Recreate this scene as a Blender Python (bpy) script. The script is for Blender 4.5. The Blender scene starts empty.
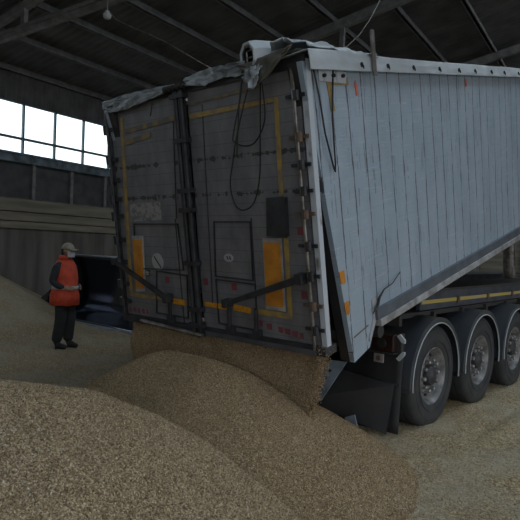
import bpy, bmesh, math, random
import numpy as np
from mathutils import Vector, Matrix, noise
R = math.radians
PI = math.pi
random.seed(7)
rng = np.random.default_rng(11)
sc = bpy.context.scene
col = sc.collection

# ------------------------------------------------------------------ camera
yaw, pitch, roll = 0.7177, -0.0218, 0.0389
CAM = Vector((3.6869, -5.5745, 1.7825))
F = Vector((-math.sin(yaw)*math.cos(pitch), math.cos(yaw)*math.cos(pitch), math.sin(pitch)))
R0 = Vector((math.cos(yaw), math.sin(yaw), 0)); U0 = R0.cross(F)
RR = math.cos(roll)*R0 + math.sin(roll)*U0
UU = -math.sin(roll)*R0 + math.cos(roll)*U0
cd = bpy.data.cameras.new('camera'); cam = bpy.data.objects.new('camera', cd); col.objects.link(cam)
M = Matrix((RR, UU, -F)).transposed().to_4x4(); M.translation = CAM
cam.matrix_world = M
cd.sensor_width = 36; cd.lens = 564.4/520*36; cd.clip_start = .05; cd.clip_end = 400
sc.camera = cam

# ------------------------------------------------------------------ materials
def mat(name, base, rough=.6, metal=0., var=None, scale=4., bump=0., bscale=40., stretch=(1, 1, 1), spec=.5, mix=(.35, .65), detail=6):
    m = bpy.data.materials.new(name); m.use_nodes = True
    nt = m.node_tree; N = nt.nodes; L = nt.links; b = N['Principled BSDF']
    b.inputs['Base Color'].default_value = (*base, 1); b.inputs['Roughness'].default_value = rough
    b.inputs['Metallic'].default_value = metal; b.inputs['Specular IOR Level'].default_value = spec
    tc = N.new('ShaderNodeTexCoord'); mp = N.new('ShaderNodeMapping'); L.new(tc.outputs['Object'], mp.inputs[0])
    mp.inputs['Scale'].default_value = stretch
    if var:
        n = N.new('ShaderNodeTexNoise'); n.inputs['Scale'].default_value = scale; n.inputs['Detail'].default_value = detail
        L.new(mp.outputs[0], n.inputs['Vector'])
        r = N.new('ShaderNodeValToRGB'); r.color_ramp.elements[0].position = mix[0]; r.color_ramp.elements[1].position = mix[1]
        r.color_ramp.elements[0].color = (*var, 1); r.color_ramp.elements[1].color = (*base, 1)
        L.new(n.outputs[0], r.inputs[0]); L.new(r.outputs[0], b.inputs['Base Color'])
    if bump:
        n2 = N.new('ShaderNodeTexNoise'); n2.inputs['Scale'].default_value = bscale; n2.inputs['Detail'].default_value = 5
        L.new(mp.outputs[0], n2.inputs['Vector'])
        bu = N.new('ShaderNodeBump'); bu.inputs['Strength'].default_value = bump; bu.inputs['Distance'].default_value = .02
        L.new(n2.outputs[0], bu.inputs['Height']); L.new(bu.outputs[0], b.inputs['Normal'])
    return m

MT = {}
MT['conc'] = mat('concrete_wall', (.22, .205, .185), .9, var=(.12, .11, .10), scale=3, stretch=(1, 1, .12), bump=.4, bscale=12)
MT['floorc'] = mat('floor_concrete', (.20, .18, .155), .9, var=(.12, .11, .10), scale=1.5, bump=.3)
MT['tan'] = mat('tan_board', (.38, .335, .265), .85, var=(.24, .215, .175), scale=2.5, stretch=(.3, .3, 3), bump=.3)
MT['darkpanel'] = mat('dark_panel', (.13, .13, .135), .8, var=(.08, .08, .085), scale=3)
MT['bluebeam'] = mat('blue_grey_steel', (.26, .32, .38), .6, .1, var=(.09, .11, .13), scale=4)
MT['corr'] = mat('corrugated_sheet', (.17, .165, .165), .6, .3, var=(.10, .09, .09), scale=2.5)
MT['roof'] = mat('roof_sheet', (.17, .165, .165), .65, .1, var=(.10, .095, .095), scale=1.5)
MT['steel'] = mat('painted_steel', (.33, .32, .32), .6, .1, var=(.20, .19, .19), scale=5)
MT['frame'] = mat('window_frame_paint', (.12, .17, .19), .6)
MT['grey'] = mat('gate_grey', (.115, .115, .13), .5, .25, var=(.075, .074, .082), scale=5, stretch=(1.3, 1, .5), bump=.15, bscale=20, mix=(.3, .6))
MT['greydark'] = mat('gate_dark_steel', (.055, .056, .062), .5, .3, var=(.03, .03, .034), scale=9)
MT['black'] = mat('black_void_paint', (.018, .018, .019), .6, var=(.03, .028, .025), scale=6)
MT['pole'] = mat('galvanised_pole', (.30, .29, .28), .4, .6, var=(.13, .11, .09), scale=12)
MT['whitepost'] = mat('chipped_white_paint', (.50, .54, .60), .5, 0, var=(.16, .13, .12), scale=9, stretch=(1, 1, .5), mix=(.3, .42), bump=.2)
MT['tarp'] = mat('white_tarpaulin', (.52, .57, .61), .4, var=(.36, .39, .42), scale=4, stretch=(1, .6, 1), bump=.35, bscale=7)
MT['clearpl'] = mat('dusty_plastic_sheet', (.36, .40, .43), .3, var=(.12, .13, .14), scale=9, bump=.9, bscale=14)
MT['khaki'] = mat('khaki_canvas', (.13, .12, .10), .8, var=(.08, .075, .062), scale=8, bump=.5, bscale=18)
MT['yellow'] = mat('yellow_tape', (.40, .26, .06), .5, var=(.21, .17, .11), scale=14, mix=(.35, .62))
MT['faded'] = mat('faded_yellow_tape', (.26, .185, .07), .6, var=(.12, .11, .10), scale=9, mix=(.42, .58))
MT['yellowc'] = mat('chassis_yellow_tape', (.52, .40, .10), .5, var=(.40, .38, .30), scale=3, mix=(.3, .6))
MT['bright'] = mat('reflective_amber', (.75, .36, .02), .35, var=(.55, .22, .02), scale=40)
MT['orange'] = mat('orange_reflector', (.62, .26, .03), .4, var=(.45, .17, .02), scale=10)
MT['orwhite'] = mat('pale_reflector_border', (.42, .41, .40), .5, var=(.25, .24, .24), scale=10)
MT['red'] = mat('red_marking', (.26, .035, .05), .5, var=(.13, .06, .07), scale=40)
MT['redarrow'] = mat('red_orange_arrow', (.65, .16, .10), .5)
MT['sticker'] = mat('worn_grey_sticker', (.30, .29, .28), .6, var=(.15, .15, .155), scale=30, mix=(.4, .55))
MT['whitest'] = mat('white_sticker', (.36, .36, .37), .5)
MT['chrome'] = mat('chrome', (.6, .62, .65), .2, 1)
MT['cable'] = mat('black_cable', (.012, .012, .013), .5)
MT['rubber'] = mat('tyre_rubber', (.026, .030, .036), .75, var=(.045, .046, .046), scale=7, bump=.2, bscale=30)
MT['rim'] = mat('dusty_rim', (.34, .335, .335), .5, .3, var=(.10, .10, .105), scale=8)
MT['nut'] = mat('wheel_nut_steel', (.40, .40, .42), .4, .6, var=(.2, .19, .18), scale=30)
MT['hub'] = mat('hub_dark', (.05, .05, .055), .5, .3)
MT['fender'] = mat('black_plastic_fender', (.035, .043, .055), .38, var=(.055, .06, .068), scale=5)
MT['fendertrim'] = mat('fender_edge_trim', (.42, .45, .47), .5)
MT['chassis'] = mat('chassis_blue_grey', (.085, .10, .125), .5, .2, var=(.05, .055, .07), scale=4)
MT['chassisd'] = mat('chassis_dark', (.03, .032, .036), .6, var=(.05, .046, .04), scale=5)
MT['rail'] = mat('dark_grey_rail', (.13, .15, .18), .5, .2, var=(.09, .10, .12), scale=6)
MT['lip'] = mat('worn_aluminium_lip', (.50, .51, .53), .45, .3, var=(.26, .25, .25), scale=8)
MT['flap'] = mat('rubber_flap', (.018, .019, .022), .6, var=(.03, .03, .031), scale=4)
MT['flapblue'] = mat('blue_grey_plate', (.24, .29, .35), .5, .1, var=(.13, .16, .19), scale=8)
MT['lens'] = mat('dark_red_lens', (.035, .012, .012), .3, var=(.02, .012, .012), scale=10)
MT['rust'] = mat('rusty_steel', (.20, .13, .09), .7, .2, var=(.10, .075, .06), scale=9)
MT['bucket'] = mat('worn_dark_bucket_steel', (.10, .11, .14), .13, .85, var=(.12, .13, .16), scale=2, bump=.02, bscale=5)
MT['edge'] = mat('polished_cutting_edge', (.17, .18, .20), .4, .6)
MT['vest'] = mat('orange_safety_vest', (.68, .085, .035), .7, var=(.50, .055, .025), scale=9, bump=.4, bscale=14)
MT['band'] = mat('silver_reflective_band', (.42, .43, .45), .4)
MT['jacket'] = mat('dark_jacket', (.022, .026, .032), .85, var=(.035, .038, .042), scale=8, bump=.4, bscale=20)
MT['trouser'] = mat('dark_trousers', (.020, .021, .023), .85, var=(.032, .032, .032), scale=8, bump=.4, bscale=18)
MT['skin'] = mat('skin', (.42, .27, .20), .5)
MT['cap'] = mat('beige_cap', (.42, .38, .31), .8, var=(.30, .27, .21), scale=14)
MT['mask'] = mat('pale_mask', (.50, .50, .52), .8)
MT['boot'] = mat('dark_boot', (.022, .02, .018), .6)
MT['lampw'] = mat('lamp_white', (.55, .55, .55), .5)

def streak_panel():
    """pale aluminium planks with dark scuffed seams; seams follow the body's own y axis"""
    m = bpy.data.materials.new('aluminium_planks'); m.use_nodes = True
    nt = m.node_tree; N = nt.nodes; L = nt.links; b = N['Principled BSDF']
    b.inputs['Roughness'].default_value = .42; b.inputs['Metallic'].default_value = .15
    tc = N.new('ShaderNodeTexCoord'); sx = N.new('ShaderNodeSeparateXYZ'); L.new(tc.outputs['Object'], sx.inputs[0])
    def mth(op, a, b_=None, c=None):
        n = N.new('ShaderNodeMath'); n.operation = op
        for i, v in enumerate((a, b_, c)):
            if v is None: continue
            if hasattr(v, 'links'): L.new(v, n.inputs[i])
            else: n.inputs[i].default_value = v
        return n.outputs[0]
    def nz(scale, vec, det=5, rough=.6):
        n = N.new('ShaderNodeTexNoise'); n.inputs['Scale'].default_value = scale; n.inputs['Detail'].default_value = det
        n.inputs['Roughness'].default_value = rough; L.new(vec, n.inputs['Vector']); return n.outputs[0]
    def mp(s):
        n = N.new('ShaderNodeMapping'); n.inputs['Scale'].default_value = s; L.new(tc.outputs['Object'], n.inputs[0]); return n.outputs[0]
    wob = mth('MULTIPLY', mth('SUBTRACT', nz(1.1, tc.outputs['Object'], 2), .5), .05)
    yy = mth('ADD', sx.outputs[1], wob)
    seam = mth('PINGPONG', mth('DIVIDE', yy, .215), .5)                  # 0 at seams
    dist = mth('MULTIPLY', seam, .215)
    line = mth('LESS_THAN', dist, .0045)
    w = mth('MULTIPLY', nz(7., mp((1, 6, 1.2)), 6, .7), .034)            # ragged grime width
    grime = mth('LESS_THAN', dist, mth('SUBTRACT', w, .0095))
    gate_ = mth('GREATER_THAN', nz(1.9, mp((1, 7, 1.4)), 4), .45)
    drip = mth('MULTIPLY', mth('GREATER_THAN', nz(2.4, mp((1, 16, .7)), 5, .6), .60), mth('GREATER_THAN', nz(2., mp((1, 1, 2)), 3), .5))
    grime = mth('MULTIPLY', grime, gate_)
    hz = mth('LESS_THAN', mth('PINGPONG', mth('DIVIDE', sx.outputs[2], .15), .5), .02)
    hz = mth('MULTIPLY', hz, mth('GREATER_THAN', nz(3., mp((1, .6, 8)), 3), .5))
    scr = mth('GREATER_THAN', nz(4., mp((1, .8, 22)), 6, .75), .60)
    r = N.new('ShaderNodeValToRGB'); r.color_ramp.elements[0].position = .3; r.color_ramp.elements[1].position = .7
    r.color_ramp.elements[0].color = (.31, .385, .465, 1); r.color_ramp.elements[1].color = (.41, .49, .58, 1)
    L.new(nz(2.2, mp((1, 1.5, .5)), 6), r.inputs[0])
    def mixc(fac, c1, c2, k=1.):
        n = N.new('ShaderNodeMixRGB'); L.new(mth('MULTIPLY', fac, k), n.inputs[0]); L.new(c1, n.inputs[1]); n.inputs[2].default_value = (*c2, 1); return n.outputs[0]
    c = mixc(scr, r.outputs[0], (.54, .60, .66), .6)
    c = mixc(hz, c, (.30, .33, .37), .35)
    c = mixc(drip, c, (.15, .17, .19), .6)
    c = mixc(line, c, (.20, .22, .25), .75)
    c = mixc(grime, c, (.09, .09, .10), .9)
    L.new(c, b.inputs['Base Color'])
    bu = N.new('ShaderNodeBump'); bu.inputs['Distance'].default_value = .004; bu.inputs['Strength'].default_value = .6; bu.invert = True
    L.new(line, bu.inputs['Height']); L.new(bu.outputs[0], b.inputs['Normal'])
    return m
MT['alu'] = streak_panel()

def gate_panel():
    """dirty grey door planks: thin horizontal joints and two rows of scuffs"""
    m = bpy.data.materials.new('dirty_grey_planks'); m.use_nodes = True
    nt = m.node_tree; N = nt.nodes; L = nt.links; b = N['Principled BSDF']
    b.inputs['Roughness'].default_value = .5; b.inputs['Metallic'].default_value = .15
    tc = N.new('ShaderNodeTexCoord'); sx = N.new('ShaderNodeSeparateXYZ'); L.new(tc.outputs['Object'], sx.inputs[0])
    def mth(op, a, b_=None):
        n = N.new('ShaderNodeMath'); n.operation = op
        for i, v in enumerate((a, b_)):
            if v is None: continue
            if hasattr(v, 'links'): L.new(v, n.inputs[i])
            else: n.inputs[i].default_value = v
        return n.outputs[0]
    def nz(scale, s, det=5):
        mp = N.new('ShaderNodeMapping'); mp.inputs['Scale'].default_value = s; L.new(tc.outputs['Object'], mp.inputs[0])
        n = N.new('ShaderNodeTexNoise'); n.inputs['Scale'].default_value = scale; n.inputs['Detail'].default_value = det
        n.inputs['Roughness'].default_value = .65; L.new(mp.outputs[0], n.inputs['Vector']); return n.outputs[0]
    r = N.new('ShaderNodeValToRGB'); r.color_ramp.elements[0].position = .32; r.color_ramp.elements[1].position = .68
    r.color_ramp.elements[0].color = (.13, .129, .14, 1); r.color_ramp.elements[1].color = (.225, .222, .235, 1)
    L.new(nz(3.5, (1.4, 1, .6), 8), r.inputs[0])
    joint = mth('LESS_THAN', mth('PINGPONG', mth('DIVIDE', sx.outputs[2], .098), .5), .03)
    def row(z0):
        d = mth('ABSOLUTE', mth('SUBTRACT', sx.outputs[2], z0))
        return mth('MULTIPLY', mth('LESS_THAN', d, mth('SUBTRACT', mth('MULTIPLY', nz(14, (1, 1, .3), 5), .13), .052)), mth('GREATER_THAN', nz(6, (1, 1, .2), 3), .45))
    rows = mth('MAXIMUM', row(-.60), row(-.90))
    c = r.outputs[0]
    for f, k, cc in ((joint, .55, (.07, .07, .075)), (rows, .85, (.035, .033, .033))):
        n = N.new('ShaderNodeMixRGB'); L.new(mth('MULTIPLY', f, k), n.inputs[0]); L.new(c, n.inputs[1]); n.inputs[2].default_value = (*cc, 1); c = n.outputs[0]
    L.new(c, b.inputs['Base Color'])
    return m
MT['gpanel'] = gate_panel()

def grain_mat(name, lo, mid, hi, vscale=150., dusty=None):
    m = bpy.data.materials.new(name); m.use_nodes = True
    nt = m.node_tree; N = nt.nodes; L = nt.links; b = N['Principled BSDF']
    b.inputs['Roughness'].default_value = .62; b.inputs['Specular IOR Level'].default_value = .3
    tc = N.new('ShaderNodeTexCoord')
    at = N.new('ShaderNodeAttribute'); at.attribute_name = 'tone'
    v = N.new('ShaderNodeTexVoronoi'); v.inputs['Scale'].default_value = vscale; L.new(tc.outputs['Object'], v.inputs['Vector'])
    sep = N.new('ShaderNodeSeparateXYZ'); L.new(v.outputs['Color'], sep.inputs[0])
    mx = N.new('ShaderNodeMix'); mx.data_type = 'FLOAT'                   # kernels carry tone > 0, the bed uses cells
    gt = N.new('ShaderNodeMath'); gt.operation = 'GREATER_THAN'; gt.inputs[1].default_value = .001; L.new(at.outputs['Fac'], gt.inputs[0])
    L.new(gt.outputs[0], mx.inputs[0]); L.new(sep.outputs[0], mx.inputs[2]); L.new(at.outputs['Fac'], mx.inputs[3])
    r = N.new('ShaderNodeValToRGB'); e = r.color_ramp.elements
    e[0].position = 0.; e[0].color = (*lo, 1); e[1].position = 1.; e[1].color = (*hi, 1); k = e.new(.5); k.color = (*mid, 1)
    L.new(mx.outputs[0], r.inputs[0])
    c = r.outputs[0]
    if dusty:
        n = N.new('ShaderNodeTexNoise'); n.inputs['Scale'].default_value = 1.3; n.inputs['Detail'].default_value = 4; L.new(tc.outputs['Object'], n.inputs['Vector'])
        rr = N.new('ShaderNodeValToRGB'); rr.color_ramp.elements[0].position = .42; rr.color_ramp.elements[1].position = .62
        L.new(n.outputs[0], rr.inputs[0])
        mm = N.new('ShaderNodeMixRGB'); L.new(rr.outputs[0], mm.inputs[0]); L.new(c, mm.inputs[1]); mm.inputs[2].default_value = (*dusty, 1)
        k2 = N.new('ShaderNodeMath'); k2.operation = 'MULTIPLY'; k2.inputs[1].default_value = .6; L.new(rr.outputs[0], k2.inputs[0]); L.new(k2.outputs[0], mm.inputs[0])
        c = mm.outputs[0]
    L.new(c, b.inputs['Base Color'])
    bu = N.new('ShaderNodeBump'); bu.inputs['Strength'].default_value = 1; bu.inputs['Distance'].default_value = .006; bu.invert = True
    L.new(v.outputs['Distance'], bu.inputs['Height']); L.new(bu.outputs[0], b.inputs['Normal'])
    return m
MT['grain'] = grain_mat('grain_kernels', (.15, .10, .055), (.38, .275, .16), (.66, .52, .34))
MT['grainp'] = grain_mat('grain_kernels_pale', (.13, .09, .05), (.45, .34, .21), (.80, .66, .46), dusty=None)
MT['grainf'] = grain_mat('scattered_grain', (.16, .12, .065), (.37, .285, .165), (.60, .48, .30), 70., dusty=(.42, .365, .275))

# ------------------------------------------------------------------ mesh helpers
class MB:
    def __init__(s): s.bm = bmesh.new()
    def quadface(s, vs):
        try: return s.bm.faces.new(vs)
        except ValueError: return None
    def prism(s, pts, off, flip=False):
        """pts: closed loop of 3-D points; off: extrusion vector"""
        off = Vector(off); a = [s.bm.verts.new(Vector(p)) for p in pts]; b = [s.bm.verts.new(Vector(p)+off) for p in pts]
        s.quadface(a); s.quadface(b[::-1]); n = len(a)
        for i in range(n): s.quadface((a[i], b[i], b[(i+1) % n], a[(i+1) % n]))
        return s
    def box(s, x0, x1, y0, y1, z0, z1):
        return s.prism([(x0, y0, z0), (x1, y0, z0), (x1, y1, z0), (x0, y1, z0)], (0, 0, z1-z0))
    def tube(s, path, r, seg=8, cap=True):
        path = [Vector(p) for p in path]; rs = r if isinstance(r, (list, tuple)) else [r]*len(path); rings = []
        t0 = (path[1]-path[0]).normalized(); n = t0.orthogonal().normalized()
        for i, p in enumerate(path):
            t = (path[min(i+1, len(path)-1)]-path[max(i-1, 0)]).normalized()
            n = (n-t*n.dot(t)).normalized(); b = t.cross(n)
            rings.append([s.bm.verts.new(p+(n*math.cos(2*PI*k/seg)+b*math.sin(2*PI*k/seg))*rs[i]) for k in range(seg)])
        for A, B in zip(rings, rings[1:]):
            for k in range(seg): s.quadface((A[k], A[(k+1) % seg], B[(k+1) % seg], B[k]))
        if cap: s.quadface(rings[0][::-1]); s.quadface(rings[-1])
        return s
    def lathe(s, prof, c, axis='X', seg=48, closed=False, cap=True):
        """prof: (axial, radius) pairs about an axis through c"""
        c = Vector(c); rings = []
        for a, r in prof:
            ring = []
            for k in range(seg):
                t = 2*PI*k/seg; u, v = r*math.cos(t), r*math.sin(t)
                p = Vector((a, u, v)) if axis == 'X' else (Vector((u, v, a)) if axis == 'Z' else Vector((u, a, v)))
                ring.append(s.bm.verts.new(c+p))
            rings.append(ring)
        prs = list(zip(rings, rings[1:])) + ([(rings[-1], rings[0])] if closed else [])
        for A, B in prs:
            for k in range(seg): s.quadface((A[k], A[(k+1) % seg], B[(k+1) % seg], B[k]))
        if not closed and cap:
            for ring in (rings[0], rings[-1]):
                if (ring[0].co-ring[seg//2].co).length > 1e-4: s.quadface(ring)
        return s
    def grid(s, fn, nu, nv, closed_u=False):
        vs = [[s.bm.verts.new(Vector(fn(i/(nu-(0 if closed_u else 1)), j/(nv-1)))) for j in range(nv)] for i in range(nu)]
        for i in range(nu if closed_u else nu-1):
            for j in range(nv-1):
                a = vs[i]; b = vs[(i+1) % nu]; s.quadface((a[j], b[j], b[j+1], a[j+1]))
        return s
    def build(s, name, m, parent=None, smooth=False, bevel=0, solid=0, mw=None):
        bmesh.ops.remove_doubles(s.bm, verts=s.bm.verts, dist=1e-6)
        bmesh.ops.recalc_face_normals(s.bm, faces=s.bm.faces)
        me = bpy.data.meshes.new(name); s.bm.to_mesh(me); s.bm.free()
        me.materials.append(m)
        o = bpy.data.objects.new(name, me); col.objects.link(o)
        if smooth:
            for p in me.polygons: p.use_smooth = True
            try: me.set_sharp_from_angle(angle=R(40))
            except Exception: pass
        if parent: o.parent = parent
        if mw is not None: o.matrix_local = mw
        if solid:
            k = o.modifiers.new('s', 'SOLIDIFY'); k.thickness = solid; k.offset = 0
        if bevel:
            k = o.modifiers.new('b', 'BEVEL'); k.width = bevel; k.segments = 2; k.limit_method = 'ANGLE'
        return o
def tag(o, label=None, cat=None, group=None, kind=None):
    if label: o['label'] = label
    if cat: o['category'] = cat
    if group: o['group'] = group
    if kind: o['kind'] = kind
    return o
def empty(name, loc=(0, 0, 0)):
    o = bpy.data.objects.new(name, None); col.objects.link(o); o.location = loc; o.empty_display_size = .2; return o
def copy_tree(o, parent=None):
    c = o.copy(); col.objects.link(c)
    if parent: c.parent = parent
    for ch in list(o.children): copy_tree(ch, c)
    return c

# ------------------------------------------------------------------ the hall (its own frame: w = distance from left wall, s = along it)
TH = 0.1521
HO = Matrix.Rotation(TH, 4, 'Z'); HO.translation = Vector((-10.151, -7.696, 0))   # local x = w, local y = s
S0, S1, W1, EAVE = -7.0, 34.0, 25.0, 6.26
BETA = R(12)
def hall(mb, name, m, kind='structure', **k):
    o = mb.build(name, m, mw=HO, **k); o['kind'] = kind; return o
f = MB(); f.box(-60, 90, -60, 90, -.2, 0); hall(f, 'floor', MT['floorc'])
wl = MB(); wl.box(-.3, 0, S0, S1, 0, 2.1); wl.box(-.3, -.02, S0, S1, 2.1, 2.9)
hall(wl, 'wall_left', MT['conc'])
# tan boards above the concrete: three horizontal ones standing proud
tb = MB()
for z0, z1, d in ((2.06, 2.24, .10), (2.27, 2.50, .05), (2.53, 2.86, .08)): tb.box(-.02, d, S0, S1, z0, z1)
hall(tb, 'trim_1', MT['tan'])
up = MB(); up.box(-.25, -.12, S0, S1, 2.86, 3.86); hall(up, 'wall_left_upper', MT['darkpanel'])
pst = MB()
s = 8.55-1.3*12
while s < S1: pst.box(-.12, -.02, s, s+.10, 2.86, 3.86); s += 1.31
hall(pst, 'trim_2', MT['steel'])
bb = MB(); bb.box(-.15, .06, S0, S1, 3.86, 4.10); bb.box(-.05, .10, S0, S1, 4.06, 4.11); hall(bb, 'trim_3', MT['bluebeam'])
# corrugated band above the windows
def corr(mb, a0, a1, fn, pitch=.16, depth=.035):
    n = int((a1-a0)/(pitch/4)); prev = None
    for i in range(n+1):
        t = a0+(a1-a0)*i/n; d = depth if (i % 4) in (1, 2) else 0.
        p, q = fn(t, d); a = mb.bm.verts.new(Vector(p)); b = mb.bm.verts.new(Vector(q))
        if prev: mb.quadface((prev[0], a, b, prev[1]))
        prev = (a, b)
cb = MB(); corr(cb, S0, S1, lambda t, d: ((-.06+d, t, 5.50), (-.06+d, t, 6.45)))
hall(cb, 'wall_left_cladding', MT['corr'])
# window strip: one window per bay, two panes high, three-bar frames
pane_m = bpy.data.materials.new('window_glass'); pane_m.use_nodes = True
_n = pane_m.node_tree; _n.nodes.clear(); _o = _n.nodes.new('ShaderNodeOutputMaterial'); _t = _n.nodes.new('ShaderNodeBsdfTransparent'); _g = _n.nodes.new('ShaderNodeBsdfGlossy'); _m = _n.nodes.new('ShaderNodeMixShader')
_t.inputs[0].default_value = (.93, .98, 1, 1); _g.inputs['Roughness'].default_value = .1; _m.inputs[0].default_value = .05
_n.links.new(_t.outputs[0], _m.inputs[1]); _n.links.new(_g.outputs[0], _m.inputs[2]); _n.links.new(_m.outputs[0], _o.inputs[0])
s = 9.65-1.035*13; k = 1
while s < S1:
    e = s+1.035
    fr = MB(); fr.box(-.10, -.02, s, s+.035, 4.10, 5.50); fr.box(-.10, -.02, e-.012, e, 4.10, 5.50)
    fr.box(-.10, -.02, s, e, 4.10, 4.14); fr.box(-.10, -.02, s, e, 5.47, 5.50); fr.box(-.10, -.01, s, e, 4.50, 4.56)
    o = hall(fr, 'window_%d' % k, MT['frame'])
    pn = MB(); pn.box(-.07, -.06, s+.02, e-.01, 4.12, 5.48); p = pn.build('pane', pane_m, o)
    s = e; k += 1
# end wall
ew = MB(); ew.box(-.3, W1, S1, S1+.3, 0, 3.0); hall(ew, 'wall_back', MT['tan'])
ew = MB(); corr(ew, -.1, W1, lambda t, d: ((t, S1-.02-d, 3.0), (t, S1-.02-d, 9.2))); hall(ew, 'wall_back_cladding', MT['corr'])
cl = MB()
for w in (2, 4.5, 7, 9.5, 12, 14.5): cl.box(w, w+.35, S1-.35, S1, 0, 6.5)
hall(cl, 'trim_4', MT['steel'])
# right side: piers, header; the bays between stand open to daylight
RW = MB(); RW.box(W1, W1+.3, S0, S1, 5.2, EAVE)
for s in (-7, -0.4, 6.2, 12.8, 19.4, 26.0, 33.6): RW.box(W1, W1+.3, s, s+.4, 0, 5.2)
RW.box(W1, W1+.3, 13, S1, 0, 5.2)
hall(RW, 'wall_right', MT['conc'])
# wall behind the photographer with a tall gateway
FW = MB(); FW.box(-.3, 16, S0-.3, S0, 0, 9); FW.box(16, 22.5, S0-.3, S0, 5.0, 9); FW.box(22.5, W1, S0-.3, S0, 0, 9)
hall(FW, 'wall_front', MT['conc'])
# roof
tb_, cb_, sb_ = math.tan(BETA), math.cos(BETA), math.sin(BETA)
ridge_w = W1/2
SK0, SK1 = 13.0, 16.5     # unseen roof-light strip beyond the ridge, added to light the floor from above
rf = MB(); corr(rf, S0-.3, S1+.3, lambda t, d: ((-.5, t, EAVE+.17-.5*tb_+d), (ridge_w, t, EAVE+.17+ridge_w*tb_+d)), pitch=.22, depth=.04)
corr(rf, S0-.3, S1+.3, lambda t, d: ((ridge_w, t, EAVE+.17+ridge_w*tb_+d), (SK0, t, EAVE+.17+(W1-SK0)*tb_+d)), pitch=.22, depth=.04)
corr(rf, S0-.3, S1+.3, lambda t, d: ((SK1, t, EAVE+.17+(W1-SK1)*tb_+d), (W1+.5, t, EAVE+.17-.5*tb_+d)), pitch=.22, depth=.04)
hall(rf, 'ceiling', MT['roof'])
sk = MB(); sk.prism([(SK0-.1, S0-.3, EAVE+.20+(W1-SK0+.1)*tb_), (SK1+.1, S0-.3, EAVE+.20+(W1-SK1-.1)*tb_), (SK1+.1, S1+.3, EAVE+.20+(W1-SK1-.1)*tb_), (SK0-.1, S1+.3, EAVE+.20+(W1-SK0+.1)*tb_)], (0, 0, .01)); hall(sk, 'ceiling_added_rooflight', pane_m)  # glazing over the added roof opening, out of view
for i in range(8):
    wv = 1.5*i*cb_
    for sgn in (0, 1):
        if sgn and i == 0: pass
        w_ = wv if not sgn else W1-wv
        z = EAVE+wv*tb_
        b = MB(); b.box(w_-.035, w_+.035, S0, S1, z, z+.16); b.box(w_-.07, w_+.07, S0, S1, z, z+.012)
        o = hall(b, 'roof_purlin', MT['steel'])
for i, s in enumerate((-4.4, 1.6, 7.58, 13.7, 19.7, 25.7, 31.7)):
    b = MB()
    def chord(w0, z0, w1, z1, h, t):
        d = Vector((w1-w0, 0, z1-z0)).normalized(); n = Vector((-d.z, 0, d.x))
        b.prism([Vector((w0, s-t, z0))-n*h, Vector((w1, s-t, z1))-n*h, Vector((w1, s-t, z1))+n*h, Vector((w0, s-t, z0))+n*h], (0, 2*t, 0))
    if i < 3:
        chord(0, 6.18, ridge_w, 6.18+ridge_w*.045, .10, .06); chord(ridge_w, 6.18+ridge_w*.045, W1, 6.18, .10, .06)
        chord(0, 6.18, ridge_w, 6.18+ridge_w*.045, .015, .12)
    hr = .12 if i > 2 else .07
    chord(0, EAVE-hr, ridge_w, EAVE-hr+ridge_w*tb_, hr, .08); chord(ridge_w, EAVE-hr+ridge_w*tb_, W1, EAVE-hr, hr, .08)
    for q in ((2.9, 11.7) if i < 3 else ((7.6,) if i == 3 else ())):
        for w_ in (q, W1-q): b.box(w_-.06, w_+.06, s-.05, s+.05, 6.2+q*.045, EAVE+q*tb_-.05)
    hall(b, 'roof_truss', MT['steel'])

# ------------------------------------------------------------------ the tipping trailer
TR = empty('tipping_trailer', (0, 0, 0))
tag(TR, 'tipping grain trailer with pale ribbed side, grey rear gate and three axles, body raised', 'trailer')
A_ = 0.2345; G_ = 0.1954
BM = Matrix.Rotation(A_, 4, 'X'); BM.translation = Vector((0, -1.5869, .8749))
GM = Matrix.Rotation(G_, 4, 'X'); GM.translation = Vector((0, -2.3924, 3.1003))
def body(mb, name, m, parent=None, **k):
    return mb.build(name, m, parent or TR, mw=(None if parent else BM), **k)
HB, LB, XB, XBL = 2.352, 8.6, 1.275, 1.13
# side panels (the rear edge leans back with the gate)
def side_poly(x):
    return [(x, -.335, HB), (x, 0, 0), (x, .25, .045), (x, .385, .235), (x, .385, .30), (x, LB, .30), (x, LB, HB)]
sp = MB(); sp.prism(side_poly(XB-.045), (.045, 0, 0)); side = body(sp, 'side_panel', MT['alu'])
sp = MB(); sp.prism(side_poly(-XBL), (.045, 0, 0)); body(sp, 'side_panel', MT['alu'])
fl = MB(); fl.box(-XBL+.04, XB-.04, .02, LB, .17, .25); body(fl, 'body_floor', MT['chassisd'])
fw = MB(); fw.box(-XBL+.04, XB-.04, LB-.06, LB, .1, HB); body(fw, 'front_wall', MT['alu'])
for sx in (1, -1):
    XS = XB if sx > 0 else XBL
    r_ = MB(); x0, x1 = sorted((sx*(XS-.03), sx*(XS+.035))); r_.box(x0, x1, .36, LB, .255, .345); body(r_, 'bottom_rail', MT['rail'])
    r_ = MB(); x0, x1 = sorted((sx*(XS-.06), sx*(XS+.045))); r_.box(x0, x1, .40, LB, .185, .25); body(r_, 'lower_lip', MT['lip'], bevel=.006)
    r_ = MB(); x0, x1 = sorted((sx*(XS-.10), sx*(XS-.046))); r_.box(x0, x1, -.28, LB, HB-.12, HB-.02); body(r_, 'top_rail', MT['whitepost'])
    # dark inner post on the open rear edge
    r_ = MB(); xi = sx*(XS-.045); r_.prism([(xi, -.33, HB), (xi, .005, 0), (xi, .10, 0), (xi, -.20, HB)], (-sx*.09, 0, 0)); body(r_, 'rear_post', MT['black'])
# cross bearers under the floor
for i in range(11):
    c = MB(); y = .5+i*.75; c.box(-.95, .95, y, y+.08, .07, .17); body(c, 'floor_bearer', MT['chassisd'])
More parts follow.
